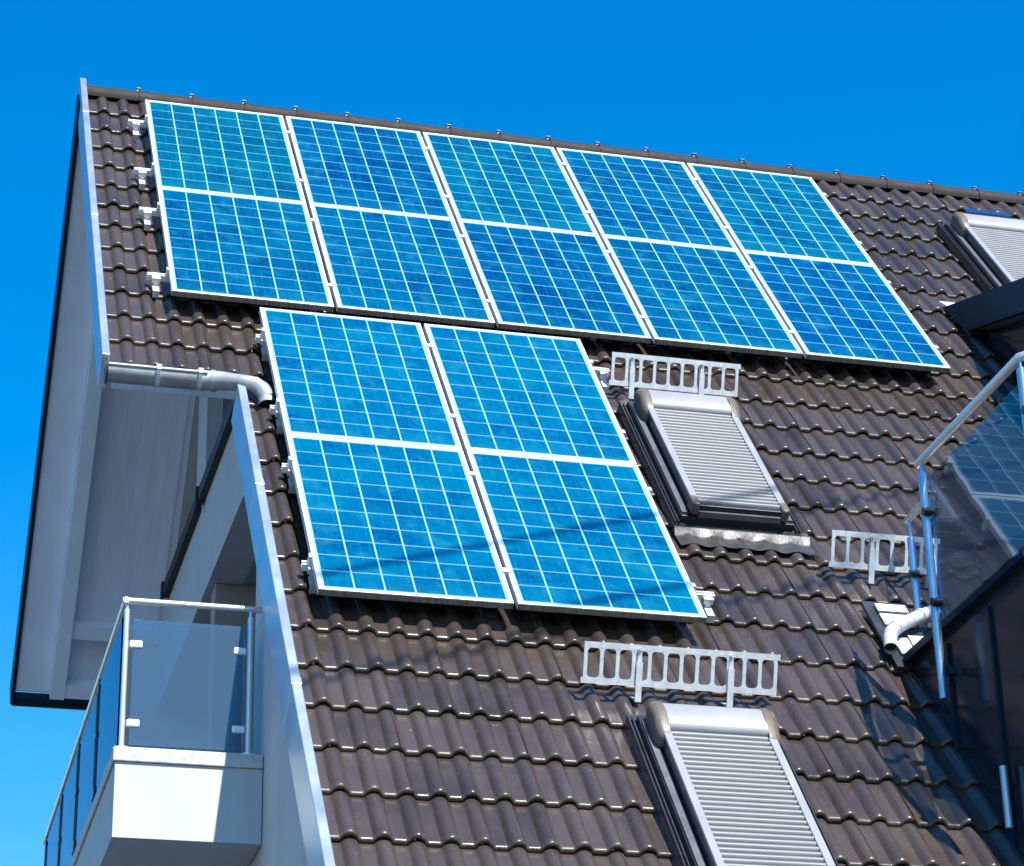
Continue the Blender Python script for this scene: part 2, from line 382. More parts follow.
# ridge
rd = MB()
RL = 0.388; ry0 = 0.40                      # up-slope position of the ridge
RC = r2w(0, -0.415, -0.175)                   # centre of the half round
k = 0; x = -0.40
while x < 10.3:
    r0, r1 = 0.125, 0.112
    for (xa, xb, ra, rb) in ((x, x + 0.05, 0.088, 0.087), (x + 0.05, x + RL, 0.083, 0.080)):
        vs = []; ns = 14
        for xx, rr in ((xa, ra), (xb, rb)):
            for q in range(ns + 1):
                a = math.radians(-25 + 230 * q / ns)
                vs.append((xx, RC.y - rr * math.cos(a), RC.z + rr * math.sin(a)))
        fs = [(q, q + 1, ns + 2 + q, ns + 1 + q) for q in range(ns)] + [tuple(range(ns + 1)), tuple(range(ns + 1, 2 * ns + 2))]
        rd.add(vs, fs)
    x += RL
ridge = hp(rd, 'ridge_cap', 'ridge_tile', smooth='fix', angle=45)
x = -0.40 + RL
while x < 10.2:
    cl = MB()
    cl.box(x - 0.012, x + 0.012, RC.y - 0.016, RC.y + 0.016, RC.z + 0.076, RC.z + 0.104)
    cl.box(x - 0.014, x + 0.014, RC.y - 0.024, RC.y + 0.024, RC.z + 0.104, RC.z + 0.110)
    cl.build('ridge_clip', 'slate_strip', ridge)
    x += RL
# verge trims
vt = MB(); vt.box(-0.436, -0.390, -4.13, 0.555, -0.31, -0.088)
for y_ in (-2.02, -0.12): vt.box(-0.4385, -0.3875, y_ - 0.03, y_ + 0.03, -0.30, -0.0855)
vt.build('verge_trim', 'white_metal', roof, bevel=0.004)
vt = MB(); vt.box(0.324, 0.372, -9.72, -4.36, -0.335, -0.086)
for y_ in (-5.55, -7.52): vt.box(0.3215, 0.3745, y_ - 0.03, y_ + 0.03, -0.33, -0.0835)
vt.build('verge_trim', 'white_metal', roof, bevel=0.004)

# --- rear slope seen from underneath
RP = Vector((0, 0.36, 0.22)); RE = Vector((0, 3.885, -3.045))      # top line and eave line
rdir = (RE - RP).normalized(); rn = Vector((0, -rdir.z, rdir.y))    # outward normal
if rn.z < 0: rn = -rn
def rp(x, s, h): q = RP + rdir * s + rn * h; return (x, q.y, q.z)
LEN = (RE - RP).length
def slab(mb, x0, x1, s0, s1, h0, h1, mi=0):
    vs = [rp(x, s, h) for h in (h0, h1) for s in (s0, s1) for x in (x0, x1)]
    mb.add(vs, [(0, 2, 3, 1), (4, 5, 7, 6), (0, 1, 5, 4), (2, 6, 7, 3), (0, 4, 6, 2), (1, 3, 7, 5)], mi)
rear = MB(); slab(rear, -0.415, 10.2, 0.10, LEN, -0.16, 0.03)
rear_o = hp(rear, 'rear_roof', 'soffit_paint')
q = MB(); slab(q, -0.448, -0.418, 0.03, LEN + 0.10, -0.20, 0.06); q.build('verge_trim', 'navy_fascia', rear_o)
q = MB(); slab(q, -0.155, -0.045, 0.30, LEN - 0.02, -0.30, -0.162); q.build('rafter', 'beam_paint', rear_o)
q = MB(); slab(q, -0.044, 0.63, LEN - 0.66, LEN - 0.54, -0.27, -0.162); q.build('purlin', 'beam_paint', rear_o)
q = MB(); slab(q, -0.044, 0.63, LEN - 0.14, LEN - 0.03, -0.29, -0.162); q.build('purlin', 'beam_paint', rear_o)
q = MB(); slab(q, -0.417, -0.157, 0.20, LEN - 0.02, -0.185, -0.162); q.build('soffit_board', 'beam_paint', rear_o)
q = MB()
gc = RE + rn * -0.10 + rdir * 0.07
pts = [(gc.y + 0.085 * math.cos(a), gc.z + 0.085 * math.sin(a)) for a in [math.radians(180 + 180 * i / 12) for i in range(13)]]
pts += [(gc.y + 0.079 * math.cos(a), gc.z + 0.079 * math.sin(a)) for a in [math.radians(360 - 180 * i / 12) for i in range(13)]]
q.prism(pts, 0, -0.43, 10.1); q.build('eave_gutter', 'navy_fascia', rear_o)

# --- walls
ZG = -11.75
def under_front(y): return yz_on_roof(y, -0.31)
def under_rear(y):
    s = (y - RP.y + rn.y * 0.17) / rdir.y
    return RP.z + rdir.z * s - rn.z * 0.17
XG = 0.63
gw = MB()
yl = -2.3
# upper gable: band below the windows, mullion, flank left of the windows
gw.prism([(-2.10, -3.44), (3.35, -3.44), (3.35, -2.70), (-1.55, -2.70), (-2.10, under_front(-2.10))], 0, XG, XG + 0.24)
gw.prism([(0.87, -2.70), (1.33, -2.70), (1.33, under_rear(1.33)), (0.87, under_rear(0.87))], 0, XG + 0.001, XG + 0.239)
ya = 2.62                                    # left window corner at the sill
gw.prism([(2.62, -2.70), (3.35, -2.70), (under_rear and 3.35, under_rear(3.35)), (1.50, under_rear(1.50)), (1.42, under_rear(1.50) - 0.33)], 0, XG + 0.002, XG + 0.238)
gw.prism([(0.87, under_rear(0.87) - 0.02), (0.35, under_rear(0.35) - 0.02), (-0.1, under_front(-0.1)), (-0.35, under_front(-0.35)), (-0.35, under_front(-0.35) - 0.25), (0.87, under_rear(0.87) - 0.45)], 0, XG + 0.003, XG + 0.237)
gable = hp(gw, 'gable_wall', 'plaster')
pn = MB(); pn.prism([(-1.50, -2.66), (0.86, -2.66), (0.86, under_rear(0.86) - 0.3), (0.3, under_rear(0.86) - 0.1), (-0.4, under_front(-0.4) - 0.1)], 0, XG + 0.11, XG + 0.13)
pn.build('window_pane', 'window_glass', gable)
pn = MB(); pn.prism([(1.34, -2.66), (2.75, -2.66), (1.34, under_rear(1.34) - 0.05)], 0, XG + 0.11, XG + 0.13)
pn.build('window_pane', 'window_glass', gable)
for (y0, y1) in ((-1.56, 0.90), (1.02, 2.72)):
    sl = MB(); sl.box(XG - 0.05, XG + 0.10, y0, y1, -2.715, -2.615); sl.box(XG - 0.065, XG - 0.045, y1 - 0.06, y1 + 0.012, -2.745, -2.60)
    sl.build('window_sill', 'black', gable)
rm = MB(); rm.prism([(-1.9, -3.28), (3.2, -3.28), (0.45, under_rear(0.45) - 0.1), (0.2, under_rear(0.45) - 0.1)], 0, XG + 1.6, XG + 1.65); rm.build('room_wall', 'recess_tone', gable)

lw = MB()                                    # lower walls
lw.prism([(-3.14, ZG), (-3.14, under_front(-3.14)), (-5.60, under_front(-5.60)), (-5.60, ZG)], 0, 0.375, 0.66)
lw.box(0.372, 0.66, -3.138, 3.30, ZG, -6.46)
lw.prism([(-5.60, ZG), (-5.36, ZG), (-5.36, under_front(-5.36)), (-5.60, under_front(-5.60))], 0, 0.662, 10.0)
lw.box(0.372, 10.0, 3.302, 3.55, ZG, -2.9)
lw.box(9.75, 10.0, -5.36, 3.30, ZG, -3.4)
hp(lw, 'house_wall', 'plaster')
lg = MB()                                    # loggia behind the balcony
lg.box(XG + 0.242, 2.60, -2.15, 3.30, -3.44, -3.30)
lg.prism([(-3.12, -6.0), (-3.12, under_front(-3.12)), (-2.155, under_front(-2.155)), (-2.155, -6.0)], 0, 2.56, 2.70)
lg.box(2.30, 2.55, -2.15, 3.30, -6.0, -3.442)
lg.box(XG + 0.05, 2.298, 0.55, 0.75, -6.0, -3.445)
lg.box(0.664, 2.55, -3.12, 0.548, -6.12, -6.0)
log_o = hp(lg, 'loggia', 'recess_tone')
dw = MB(); dw.box(2.25, 2.298, -2.2, -0.6, -5.98, -3.9); dw.build('loggia_door', 'window_glass', log_o)

# --- balcony
ba = MB()
ba.box(-0.365, 0.370, -3.50, 1.00, -6.46, -6.075)
balc = hp(ba, 'balcony', 'plaster')
cp = MB(); cp.box(-0.378, 0.371, -3.515, 1.01, -6.073, -6.000); cp.build('coping', 'stone', balc, bevel=0.004)

# --- eave gutter at the upper roof end
gt = MB(); GY, GZ = r2w(0, 4.215, -0.165).y, r2w(0, 4.215, -0.165).z
GY -= 0.03; R_ = 0.070
ang = [math.radians(180 + 180 * i / 16) for i in range(17)]
pts = [(GY + R_ * math.cos(a), GZ + R_ * math.sin(a)) for a in ang] + [(GY + (R_ - 0.004) * math.cos(a), GZ + (R_ - 0.004) * math.sin(a)) for a in ang[::-1]]
gt.prism(pts, 0, -0.405, 0.16)
gt.tube([(-0.405, GY - R_, GZ + 0.006), (0.16, GY - R_, GZ + 0.006)], 0.011, 10)
gut = hp(gt, 'rain_gutter', 'zinc', smooth='fix', angle=40)
ge = MB(); ge.prism([(GY + 0.078 * math.cos(a), GZ - 0.004 + 0.078 * math.sin(a)) for a in ang] + [(GY + 0.078, GZ + 0.03), (GY - 0.078, GZ + 0.03)], 0, -0.416, -0.405)
ge.build('gutter_end', 'anthracite', gut)
for bx in (-0.12, 0.12):
    gb = MB(); gb.prism([(GY + 0.076 * math.cos(a), GZ + 0.076 * math.sin(a)) for a in ang] + [(GY + 0.071 * math.cos(a), GZ + 0.071 * math.sin(a)) for a in ang[::-1]], 0, bx - 0.012, bx + 0.012)
    gb.box(bx - 0.014, bx + 0.014, GY - 0.094, GY - 0.064, GZ - 0.006, GZ + 0.022)
    gb.build('gutter_bracket', 'galvanised', gut)
el = MB()
path = [(0.10, GY - 0.005, GZ - 0.012), (0.19, GY - 0.012, GZ - 0.014), (0.24, GY - 0.03, GZ - 0.018), (0.30, GY - 0.065, GZ - 0.035), (0.36, GY - 0.10, GZ - 0.055), (0.425, GY - 0.13, GZ - 0.075),
        (0.465, GY - 0.155, GZ - 0.115), (0.485, GY - 0.18, GZ - 0.165), (0.490, GY - 0.195, GZ - 0.225)]
el.tube(path, 0.052, 18, caps=False, rr=[0.060, 0.060, 0.057, 0.052, 0.050, 0.050, 0.050, 0.050, 0.051])
el.tube(path[-4:], 0.046, 18, caps=False)
el.tube([path[1], (0.215, GY - 0.02, GZ - 0.016)], 0.064, 18)
e_o = el.build('downpipe_elbow', 'zinc', gut, smooth=True, angle=40)
e2 = MB(); a0 = Vector(path[-1]) - Vector((0, 0, -0.03)); e2.tube([a0, a0 + Vector((0.0, -0.002, -0.003))], 0.047, 18)
e2.build('mouth_shade', 'black', gut)  # black disc standing for the shade inside the open elbow

# ------------------------------------------------------------------ roof windows with roller shutters
def roof_window(first):
    t = empty('roof_window', (0, 0, 0), ROT, house)
    # local: x across, y up slope (0 at the hood's back edge), z outwards (0 = panel plane)
    L = 1.62
    f = MB()
    f.box(-0.405, 0.405, -L - 0.02, 0.06, -0.150, -0.103)                 # flashing sheet
    for s in (-1, 1):
        for xx in (0.403, 0.382):
            f.box(min(s * xx, s * (xx - 0.008)), max(s * xx, s * (xx - 0.008)), -L, 0.05, -0.103, -0.085 if xx > 0.35 else -0.076)
    f.box(-0.40, -0.30, 0.02, 0.08, -0.11, -0.090)
    f.build('flashing', 'dark_flashing', t)
    fr = MB()
    fr.box(-0.362, 0.362, -L + 0.03, 0.02, -0.127, -0.060)
    fr.build('window_frame', 'anthracite', t, bevel=0.004)
    for s in (-1, 1):
        st = MB(); st.box(min(s * 0.354, s * 0.312), max(s * 0.354, s * 0.312), -L + 0.06, -0.05, -0.0595, -0.050); st.build('cover_strip', 'slate_strip', t)
    # shutter casing
    bx = MB(); bx.box(-0.302, 0.302, -L + 0.05, -0.04, -0.0590, 0.006); bx.build('shutter_casing', 'anthracite', t)
    for s in (-1, 1):
        r = MB(); r.box(min(s * 0.306, s * 0.262), max(s * 0.306, s * 0.262), -L + 0.10, -0.27, 0.0065, 0.026); r.build('side_rail', 'hood_grey', t, bevel=0.004)
    sh = MB(); n = 30; y0, y1 = -0.20, -L + 0.075
    pts = []
    for i in range(n):
        ya = y0 + (y1 - y0) * i / n; yb = y0 + (y1 - y0) * (i + 1) / n; dy = yb - ya
        for tt, h in ((0.0, 0.002), (0.06, 0.012), (0.25, 0.0195), (0.45, 0.021), (0.62, 0.0185), (0.78, 0.010), (0.84, 0.002)):
            pts.append((ya + dy * tt, h))
    vs = [(x, p[0], p[1]) for x in (-0.2615, 0.2615) for p in pts]; m_ = len(pts)
    sh.add(vs, [(i, i + 1, m_ + i + 1, m_ + i) for i in range(m_ - 1)])
    sh.build('shutter_slats', 'shutter_grey', t, smooth='fix', angle=50)
    # hood, rounded
    hd = MB()
    sec = [(0.0, -0.055), (0.0, -0.005)] + [(-0.075 + 0.075 * math.cos(a), -0.005 + 0.062 * math.sin(a)) for a in [math.radians(90 * i / 6) for i in range(1, 7)]]
    sec += [(-0.200, 0.053), (-0.235, 0.040), (-0.248, 0.022), (-0.248, 0.008), (-0.16, -0.055)]
    hd.prism(sec, 0, -0.268, 0.268); hd.build('shutter_hood', 'hood_grey', t, smooth='fix', angle=40)
    for s in (-1, 1):
        cpb = MB()
        ringn = 16; lay = [(0.268, 1.0), (0.300, 1.02), (0.322, 0.94), (0.334, 0.78), (0.338, 0.5)]
        base = []
        for i in range(ringn):
            a = 2 * math.pi * i / ringn
            ca, sa = math.cos(a), math.sin(a)
            base.append((-0.150 + 0.165 * math.copysign(abs(ca) ** 0.75, ca), -0.004 + 0.066 * math.copysign(abs(sa) ** 0.7, sa) - (0.018 * (1 if ca < -0.3 else 0))))
        vs = []
        for x_, sc in lay:
            for (yy, zz) in base: vs.append((s * x_, -0.150 + (yy + 0.150) * sc, -0.004 + (zz + 0.004) * sc))
        fs = [(k * ringn + i, k * ringn + (i + 1) % ringn, (k + 1) * ringn + (i + 1) % ringn, (k + 1) * ringn + i) for k in range(len(lay) - 1) for i in range(ringn)]
        fs += [tuple(range(ringn)), tuple((len(lay) - 1) * ringn + i for i in range(ringn))]
        cpb.add(vs, fs); cpb.build('hood_end_cap', 'brown_cap', t, smooth='fix', angle=50)
    bb = MB(); bb.box(-0.262, 0.262, -L + 0.035, -L + 0.072, -0.045, 0.010); bb.build('bottom_bar', 'anthracite', t, bevel=0.004)
    bl = MB(); bl.box(-0.262, 0.262, -L + 0.012, -L + 0.034, -0.055, -0.020); bl.build('bottom_lip', 'slate_strip', t)
    for s in (-1, 1):
        cc = MB(); cc.prism([(s * 0.262, -L + 0.13), (s * 0.312, -L + 0.13), (s * 0.312, -L + 0.03), (s * 0.300, -L + 0.012), (s * 0.262, -L + 0.012)], 2, -0.045, 0.030)
        cc.build('corner_cap', 'brown_cap', t, bevel=0.012)
    return t
SX, SY = 0.915, 0.885
def soft(u): return 0.012 * (0.5 + 0.5 * math.cos(2 * math.pi * (u - 0.026) / 0.15)) + 0.010
def place_window(t, uc, v, label):
    t.scale = (SX, SY, 1)
    t.location = r2w(uc, v, 0) - HO; t['label'] = label
    # lead apron dressed over the tiles below
    ap = MB(); nx, ny = 90, 8
    for iy in range(ny + 1):
        for ix in range(nx + 1):
            x_ = (-0.375 + 0.79 * ix / nx); y_ = -1.41 - 0.22 * iy / ny
            vv = v - y_; fr_ = ((vv - V0) / COURSE) % 1.0
            base = -0.172 + 0.03 * fr_ + soft(uc + x_) * (0.55 + 0.45 * iy / ny) + 0.016
            if iy < 3: base = max(base, -0.106)
            ap.v.append((x_ / SX, (y_ + 0.006 * math.sin(x_ * 31 + v) * (iy / ny)) / SY, base))
    for iy in range(ny):
        for ix in range(nx):
            i0 = iy * (nx + 1) + ix; ap.f.append((i0, i0 + 1, i0 + nx + 2, i0 + nx + 1)); ap.mi.append(0)
    ap.build('apron', 'lead_sheet', t, smooth=True, angle=180)
w1 = roof_window(True)
w2 = copy_tree(w1, house); w3 = copy_tree(w1, house)
place_window(w1, 3.025, 4.178, 'roof window with closed grey roller shutter right of the lower solar panels')
place_window(w2, 2.305, 7.690, 'roof window with closed roller shutter nearest the bottom edge of the photo')
place_window(w3, 6.32, 0.505, 'roof window with closed shutter high up behind the dark dormer edge')

ss = MB(); ss.box(-0.235, 0.16, -0.055, 0.012, 0.058, 0.072); ss.build('solar_strip', 'strip_blue', w3)

# ------------------------------------------------------------------ dormer and terrace bay on the right
dm = MB()
DX = 5.62; Ye = -4.75; bpit = math.radians(18.8)
def dz(y, h=0.0): return -1.68 + (y + 1.217) * math.tan(bpit) + h
# cheek wall and front wall
dm.prism([(-1.35, dz(-1.35, -0.26)), (-4.30, dz(-4.30, -0.26)), (-4.30, -5.50), (-4.25, -5.60)], 0, DX, DX + 0.2)
dm.box(DX + 0.202, 9.6, -4.30, -4.12, -5.50, dz(-4.30, -0.27))
dorm = hp(dm, 'dormer', 'navy_metal')
q = MB(); q.prism([(-1.10, dz(-1.10)), (Ye, dz(Ye)), (Ye + 0.06, dz(Ye + 0.06, -0.24)), (-1.43, dz(-1.43, -0.24))], 0, 5.49, 5.53); q.build('dormer_fascia', 'navy_fascia', dorm)
q = MB(); q.prism([(-1.20, dz(-1.20, -0.01)), (Ye + 0.02, dz(Ye + 0.02, -0.01)), (Ye + 0.02, dz(Ye + 0.02, -0.12)), (-1.20, dz(-1.20, -0.12))], 0, 5.532, 9.8); q.build('dormer_roof', 'dark_flashing', dorm)
q = MB(); q.prism([(-1.50, dz(-1.50, -0.20)), (Ye + 0.08, dz(Ye + 0.08, -0.20)), (Ye + 0.08, dz(Ye + 0.08, -0.23)), (-1.50, dz(-1.50, -0.23))], 0, 5.532, DX + 0.1); q.build('dormer_soffit', 'white_metal', dorm)
q = MB(); q.box(6.0, 9.2, -4.335, -4.302, -5.46, -3.35); q.build('terrace_door', 'window_glass', dorm)
q = MB(); c_ = r2w(5.50, 1.93, -0.10); q.prism([(5.47, -1.93), (5.62, -1.93), (5.66, -2.05), (5.52, -2.05)], 2, -0.125, -0.112); fo = q.build('lead_patch', 'galvanised', dorm, rot=ROT)

q = MB(); q.prism([(4.53, -4.73), (5.40, -3.68), (5.61, -3.52), (5.61, -5.90), (4.20, -6.56), (3.98, -6.50), (4.10, -5.82)], 2, -0.112, -0.094); q.build('dark_backing', 'backing_sheet', dorm, rot=ROT)  # added dark sheet on the slope, darkens the view through the terrace glass
by = MB(); BX = 3.64; YF = -5.60; ZT = -5.52
by.box(BX, 9.6, YF, -4.2, ZG, ZT)
bay = hp(by, 'terrace_bay', 'navy_metal')
sm = MB()
for y_ in (-4.62, -5.13, -5.58): sm.box(BX - 0.016, BX - 0.002, y_ - 0.012, y_ + 0.012, ZG + 0.01, ZT - 0.06)
sm.build('cladding_seams', 'navy_fascia', bay)
tp = MB(); tp.box(BX - 0.045, BX + 0.14, YF - 0.03, -4.16, ZT + 0.002, ZT + 0.045); tp.build('bay_coping', 'navy_fascia', bay)
dp = MB(); dp.tube([(BX - 0.040, -5.175, -6.40), (BX - 0.040, -5.175, -6.70)], 0.020, 12); dp.build('white_stub', 'white_metal', bay, smooth=True)  # short white tube standing off the bay wall
# drain elbow and flashing where the terrace meets the tiles
dr = MB()
pth = [r2w(u_, v_, h_) for u_, v_, h_ in ((3.90, 6.46, -0.05), (3.80, 6.53, -0.045), (3.69, 6.61, -0.045), (3.61, 6.675, -0.045), (3.565, 6.73, -0.045), (3.535, 6.80, -0.045), (3.512, 6.89, -0.05))]
dr.tube(pth, 0.037, 16, caps=False, rr=[0.036, 0.036, 0.036, 0.037, 0.038, 0.037, 0.036]); dr.tube(pth[-3:], 0.032, 16, caps=False)
for j in (1, 3): dr.tube([pth[j], Vector(pth[j]) + (Vector(pth[j + 1]) - Vector(pth[j])).normalized() * 0.02], 0.041, 16)
dro = dr.build('drain_pipe', 'galvanised', bay, smooth=True, angle=40)
mo = MB(); pv = Vector(pth[-1]); pd = (Vector(pth[-2]) - pv).normalized(); mo.tube([pv + pd * 0.03, pv + pd * 0.034], 0.033, 16); mo.build('mouth_shade', 'black', bay)  # black disc in place of the shade inside the drain end
fl = MB()
for bx_ in ((3.60, 3.775, -6.425, -6.350, -0.102, -0.092), (3.60, 3.775, -6.560, -6.445, -0.106, -0.096), (3.60, 3.682, -6.85, -6.69, -0.106, -0.096), (3.692, 3.785, -6.83, -6.66, -0.106, -0.096)):
    fl = MB(); fl.box(*bx_); fl.build('flashing_sheet', 'galvanised', bay, rot=ROT)
fd = MB(); fd.box(3.545, 3.80, -6.96, -6.30, -0.130, -0.112); fd.build('flashing_edge', 'dark_flashing', bay, rot=ROT)
for o in list(bay.children) + list(dorm.children):
    if o.rotation_euler.x: o.location = (0, 0, 0)

# ------------------------------------------------------------------ solar panels
PW, PH, GAP, TH = 0.992, 1.664, 0.022, 0.038
PITCH = 1.668
def make_panel():
    t = empty('solar_panel', (0, 0, 0), ROT)
    FW = 0.021
    # frame: local x right, y up slope (0 at top edge), z outward (top face at 0)
    fr = MB()
    fr.box(0, FW, -PH, 0, -TH, 0); fr.box(PW - FW, PW, -PH, 0, -TH, 0)
    fr.box(FW, PW - FW, -FW, 0, -TH, -0.0003); fr.box(FW, PW - FW, -PH, -PH + FW, -TH, -0.0003)
    fo = fr.build('frame', 'frame_alu', t, bevel=0.0015)
    ed = MB(); ed.box(0.001, PW - 0.001, -PH - 0.002, -PH - 0.0004, -TH + 0.001, -0.005); ed.build('frame_edge', 'frame_side', t)
    c = MB(); cs = (PW - 2 * FW - 0.016) / 6; ch = (PH - 2 * FW - 0.020) / 10
    x0, x1, y0, y1 = FW, PW - FW, -PH + FW, -FW
    c.add([(x0, y0, -0.003), (x1, y0, -0.003), (x1, y1, -0.003), (x0, y1, -0.003)], [(0, 1, 2, 3)])
    ux = lambda x: (x - FW - 0.008) / cs; vy = lambda y: (y + PH - FW - 0.010) / ch
    c.uv = [(ux(x0), vy(y0)), (ux(x1), vy(y0)), (ux(x1), vy(y1)), (ux(x0), vy(y1))]
    c.build('cell_face', 'cells', t, smooth=True)
    bk = MB(); bk.box(FW, PW - FW, -PH + FW, -FW, -0.012, -0.006); bk.build('back_sheet', 'pv_back', t)
    return t
proto = make_panel(); n_p = 0
ordw = ['first', 'second', 'third', 'fourth', 'fifth']
TINT = {(0, 0): (0.9, 1.12, 0.92), (0, 1): (0.9, 0.86, 1.02), (0, 2): (0.8, 1.12, 1.0), (0, 3): (0.9, 0.92, 1.0), (0, 4): (0.9, 1.12, 1.02),
        (1, 0): (0.9, 1.0, 1.02), (1, 1): (0.9, 1.0, 1.05), (1, 2): (1.0, 0.82, 1.0), (1, 3): (0.9, 0.98, 1.0), (1, 4): (1.0, 0.9, 1.1)}
def put_panel(u, v, tint, label, group):
    global n_p
    t = proto if n_p == 0 else copy_tree(proto)
    n_p += 1
    t.location = r2w(u, v, 0); tag(t, label, 'solar panel', group)
    for ch in t.children:
        if ch.name.startswith('cell_face'): ch.color = (*tint, 1)
for r in range(2):
    for ccol in range(5):
        edge = ('leftmost' if ccol == 0 else 'rightmost' if ccol == 4 else ordw[ccol] + ' from the left')
        rowtxt = 'in the row along the ridge' if r == 0 else 'in the second row'
        put_panel(ccol * (PW + GAP), r * PITCH, TINT[(r, ccol)], f'blue solar panel {edge} of five {rowtxt}', 'upper array of ten solar panels')
LU, LV = 0.5206, 3.455
lab = [['upper left of the lower four, beside the gutter elbow', 'upper right of the lower four, beside the roof window'],
       ['lower left of the lower four, above the bare tiles', 'lower right of the lower four, over the snow guard']]
for r in range(2):
    for ccol in range(2):
        put_panel(LU + ccol * (PW + GAP), LV + r * (PITCH + 0.007), ((0.85, 1.34, 1.26), (0.85, 1.28, 1.22))[r], 'blue solar panel, ' + lab[r][ccol], 'lower block of four solar panels')

# ------------------------------------------------------------------ mounting rails with clamps and roof hooks
def rail(u0, u1, v, label, ext_l, ext_r, joints, ends):
    t = tag(empty('mounting_rail', r2w(u0, v, 0), ROT), label, 'mounting rail', 'aluminium rails carrying the solar panels')
    L = u1 - u0; m_ = MB()
    z1 = -TH - 0.002
    m_.box(-ext_l, L + ext_r, -0.020, -0.008, z1 - 0.038, z1); m_.box(-ext_l, L + ext_r, 0.008, 0.020, z1 - 0.038, z1); m_.box(-ext_l, L + ext_r, -0.0075, 0.0075, z1 - 0.038, z1 - 0.022)
    m_.build('rail_profile', 'aluminium', t)
    for jx in joints:
        c = MB(); c.box(jx - u0 - 0.010, jx - u0 + 0.010, -0.020, 0.020, z1, 0.004); c.box(jx - u0 - 0.021, jx - u0 + 0.021, -0.020, 0.020, 0.0045, 0.008); c.build('mid_clamp', 'frame_alu', t)
    for ex, s in ends:
        c = MB(); a, b_ = sorted((ex - u0, ex - u0 + s * 0.016)); c.box(a, b_, -0.020, 0.020, z1, 0.001)
        a, b_ = sorted((ex - u0 - s * 0.010, ex - u0 + s * 0.016)); c.box(a, b_, -0.020, 0.020, 0.0015, 0.006); c.build('end_clamp', 'frame_alu', t)
    xs = [-ext_l + 0.055] + [0.9 * i for i in range(1, int(L / 0.9))] + ([L + ext_r - 0.04] if ext_r > 0.05 else [])
    for hx in xs:
        h = MB()
        h.box(hx - 0.026, hx + 0.026, -0.055, -0.021, z1 - 0.036, z1 - 0.006)
        h.box(hx - 0.020, hx + 0.020, -0.135, -0.049, z1 - 0.060, z1 - 0.052); h.box(hx - 0.014, hx + 0.014, -0.056, -0.049, z1 - 0.058, z1 - 0.030)
        h.box(hx - 0.020, hx + 0.020, -0.140, -0.133, -0.135, z1 - 0.052)
        h.build('roof_hook', 'galvanised', t)
UR = 5 * PW + 4 * GAP
upj = [PW + GAP / 2 + i * (PW + GAP) for i in range(4)]
for v, lb in ((0.35, 'topmost mounting rail, its bright end and hook beside the ridge row'), (1.27, 'second mounting rail from the ridge with its bright end left of the panels'),
              (1.97, 'third mounting rail from the ridge with its bright end left of the panels'), (3.02, 'fourth mounting rail from the ridge, ending above the gutter')):
    rail(0, UR, v, lb, 0.13, 0.035, upj, [(0, -1), (UR, 1)])
LR = 2 * PW + GAP
for i, (v, lb) in enumerate(((0.33, 'topmost rail under the lower block, its end showing above the snow guard'), (1.27, 'second rail under the lower block, with its end beside the gutter elbow'),
              (1.97, 'third rail under the lower block with its end over the verge tiles'), (3.02, 'lowest rail under the lower block, ending right at its bottom corner'))):
    rail(LU, LU + LR, LV + v, lb, 0.045, 0.13 if i in (0, 3) else 0.02, [LU + PW + GAP / 2], [(LU, -1), (LU + LR, 1)])

# ------------------------------------------------------------------ snow guards
def snow_guard(u, v, L, n, posts, label):
    """galvanised ladder-like grating standing on two brackets"""
    t = tag(empty('snow_guard', r2w(u, v, -0.10), (math.radians(19), 0, 0)), label, 'snow guard', 'galvanised snow guards above the roof windows')
    # local: x along, z up the grating (tilted), y back
    H, z0 = 0.203, 0.030
    gr = MB()
    gr.box(-0.01, L, -0.004, 0.004, z0, z0 + 0.030); gr.box(0.0, L + 0.012, -0.004, 0.004, z0 + H - 0.030, z0 + H)
    gr.box(-0.01, L, 0.004, 0.022, z0, z0 + 0.005); gr.box(0, L + 0.012, 0.004, 0.024, z0 + H - 0.005, z0 + H)
    step = (L - 0.018) / n
    for i in range(n + 1):
        x_ = 0.009 + i * step; ra = 0.0092; zz0, zz1 = z0 + 0.030, z0 + H - 0.030; f = 0.016
        pts = [(x_ - ra - f, zz0), (x_ + ra + f, zz0), (x_ + ra + f * 0.3, zz0 + f * 0.3), (x_ + ra, zz0 + f), (x_ + ra, zz1 - f), (x_ + ra + f * 0.3, zz1 - f * 0.3), (x_ + ra + f, zz1), (x_ - ra - f, zz1), (x_ - ra - f * 0.3, zz1 - f * 0.3), (x_ - ra, zz1 - f), (x_ - ra, zz0 + f), (x_ - ra - f * 0.3, zz0 + f * 0.3)]
        if i == 0: pts = [(max(p[0], 0.0), p[1]) for p in pts]
        if i == n: pts = [(min(p[0], L), p[1]) for p in pts]
        gr.prism(pts, 1, -0.0035, 0.0035)
    gr.build('grating', 'galvanised', t)
    for px in posts:
        b = MB()
        b.box(px - 0.0155, px + 0.0155, -0.016, -0.0045, -0.045, z0 + 0.118); b.box(px - 0.016, px + 0.016, 0.0045, 0.012, z0 + 0.0, z0 + H - 0.006)
        b.box(px - 0.010, px + 0.010, -0.0095, -0.0045, z0 + 0.119, z0 + H - 0.02)
        b.tube([(px, -0.018, z0 + H - 0.022), (px, -0.004, z0 + H - 0.022)], 0.008, 8)
        b.bar((px, -0.010, -0.040), (px, 0.09, -0.02), 0.028, 0.005)
        b.build('bracket', 'galvanised', t)
snow_guard(2.640, 3.945, 0.811, 9, (0.130, 0.575), 'short light grey snow guard above the roof window beside the solar panels')
snow_guard(1.762, 7.406, 0.992, 12, (0.280, 0.750), 'longest snow guard, directly above the lowest roof window')
snow_guard(3.445, 6.032, 0.62, 7, (0.235,), 'snow guard partly hidden behind the glass posts of the right terrace')

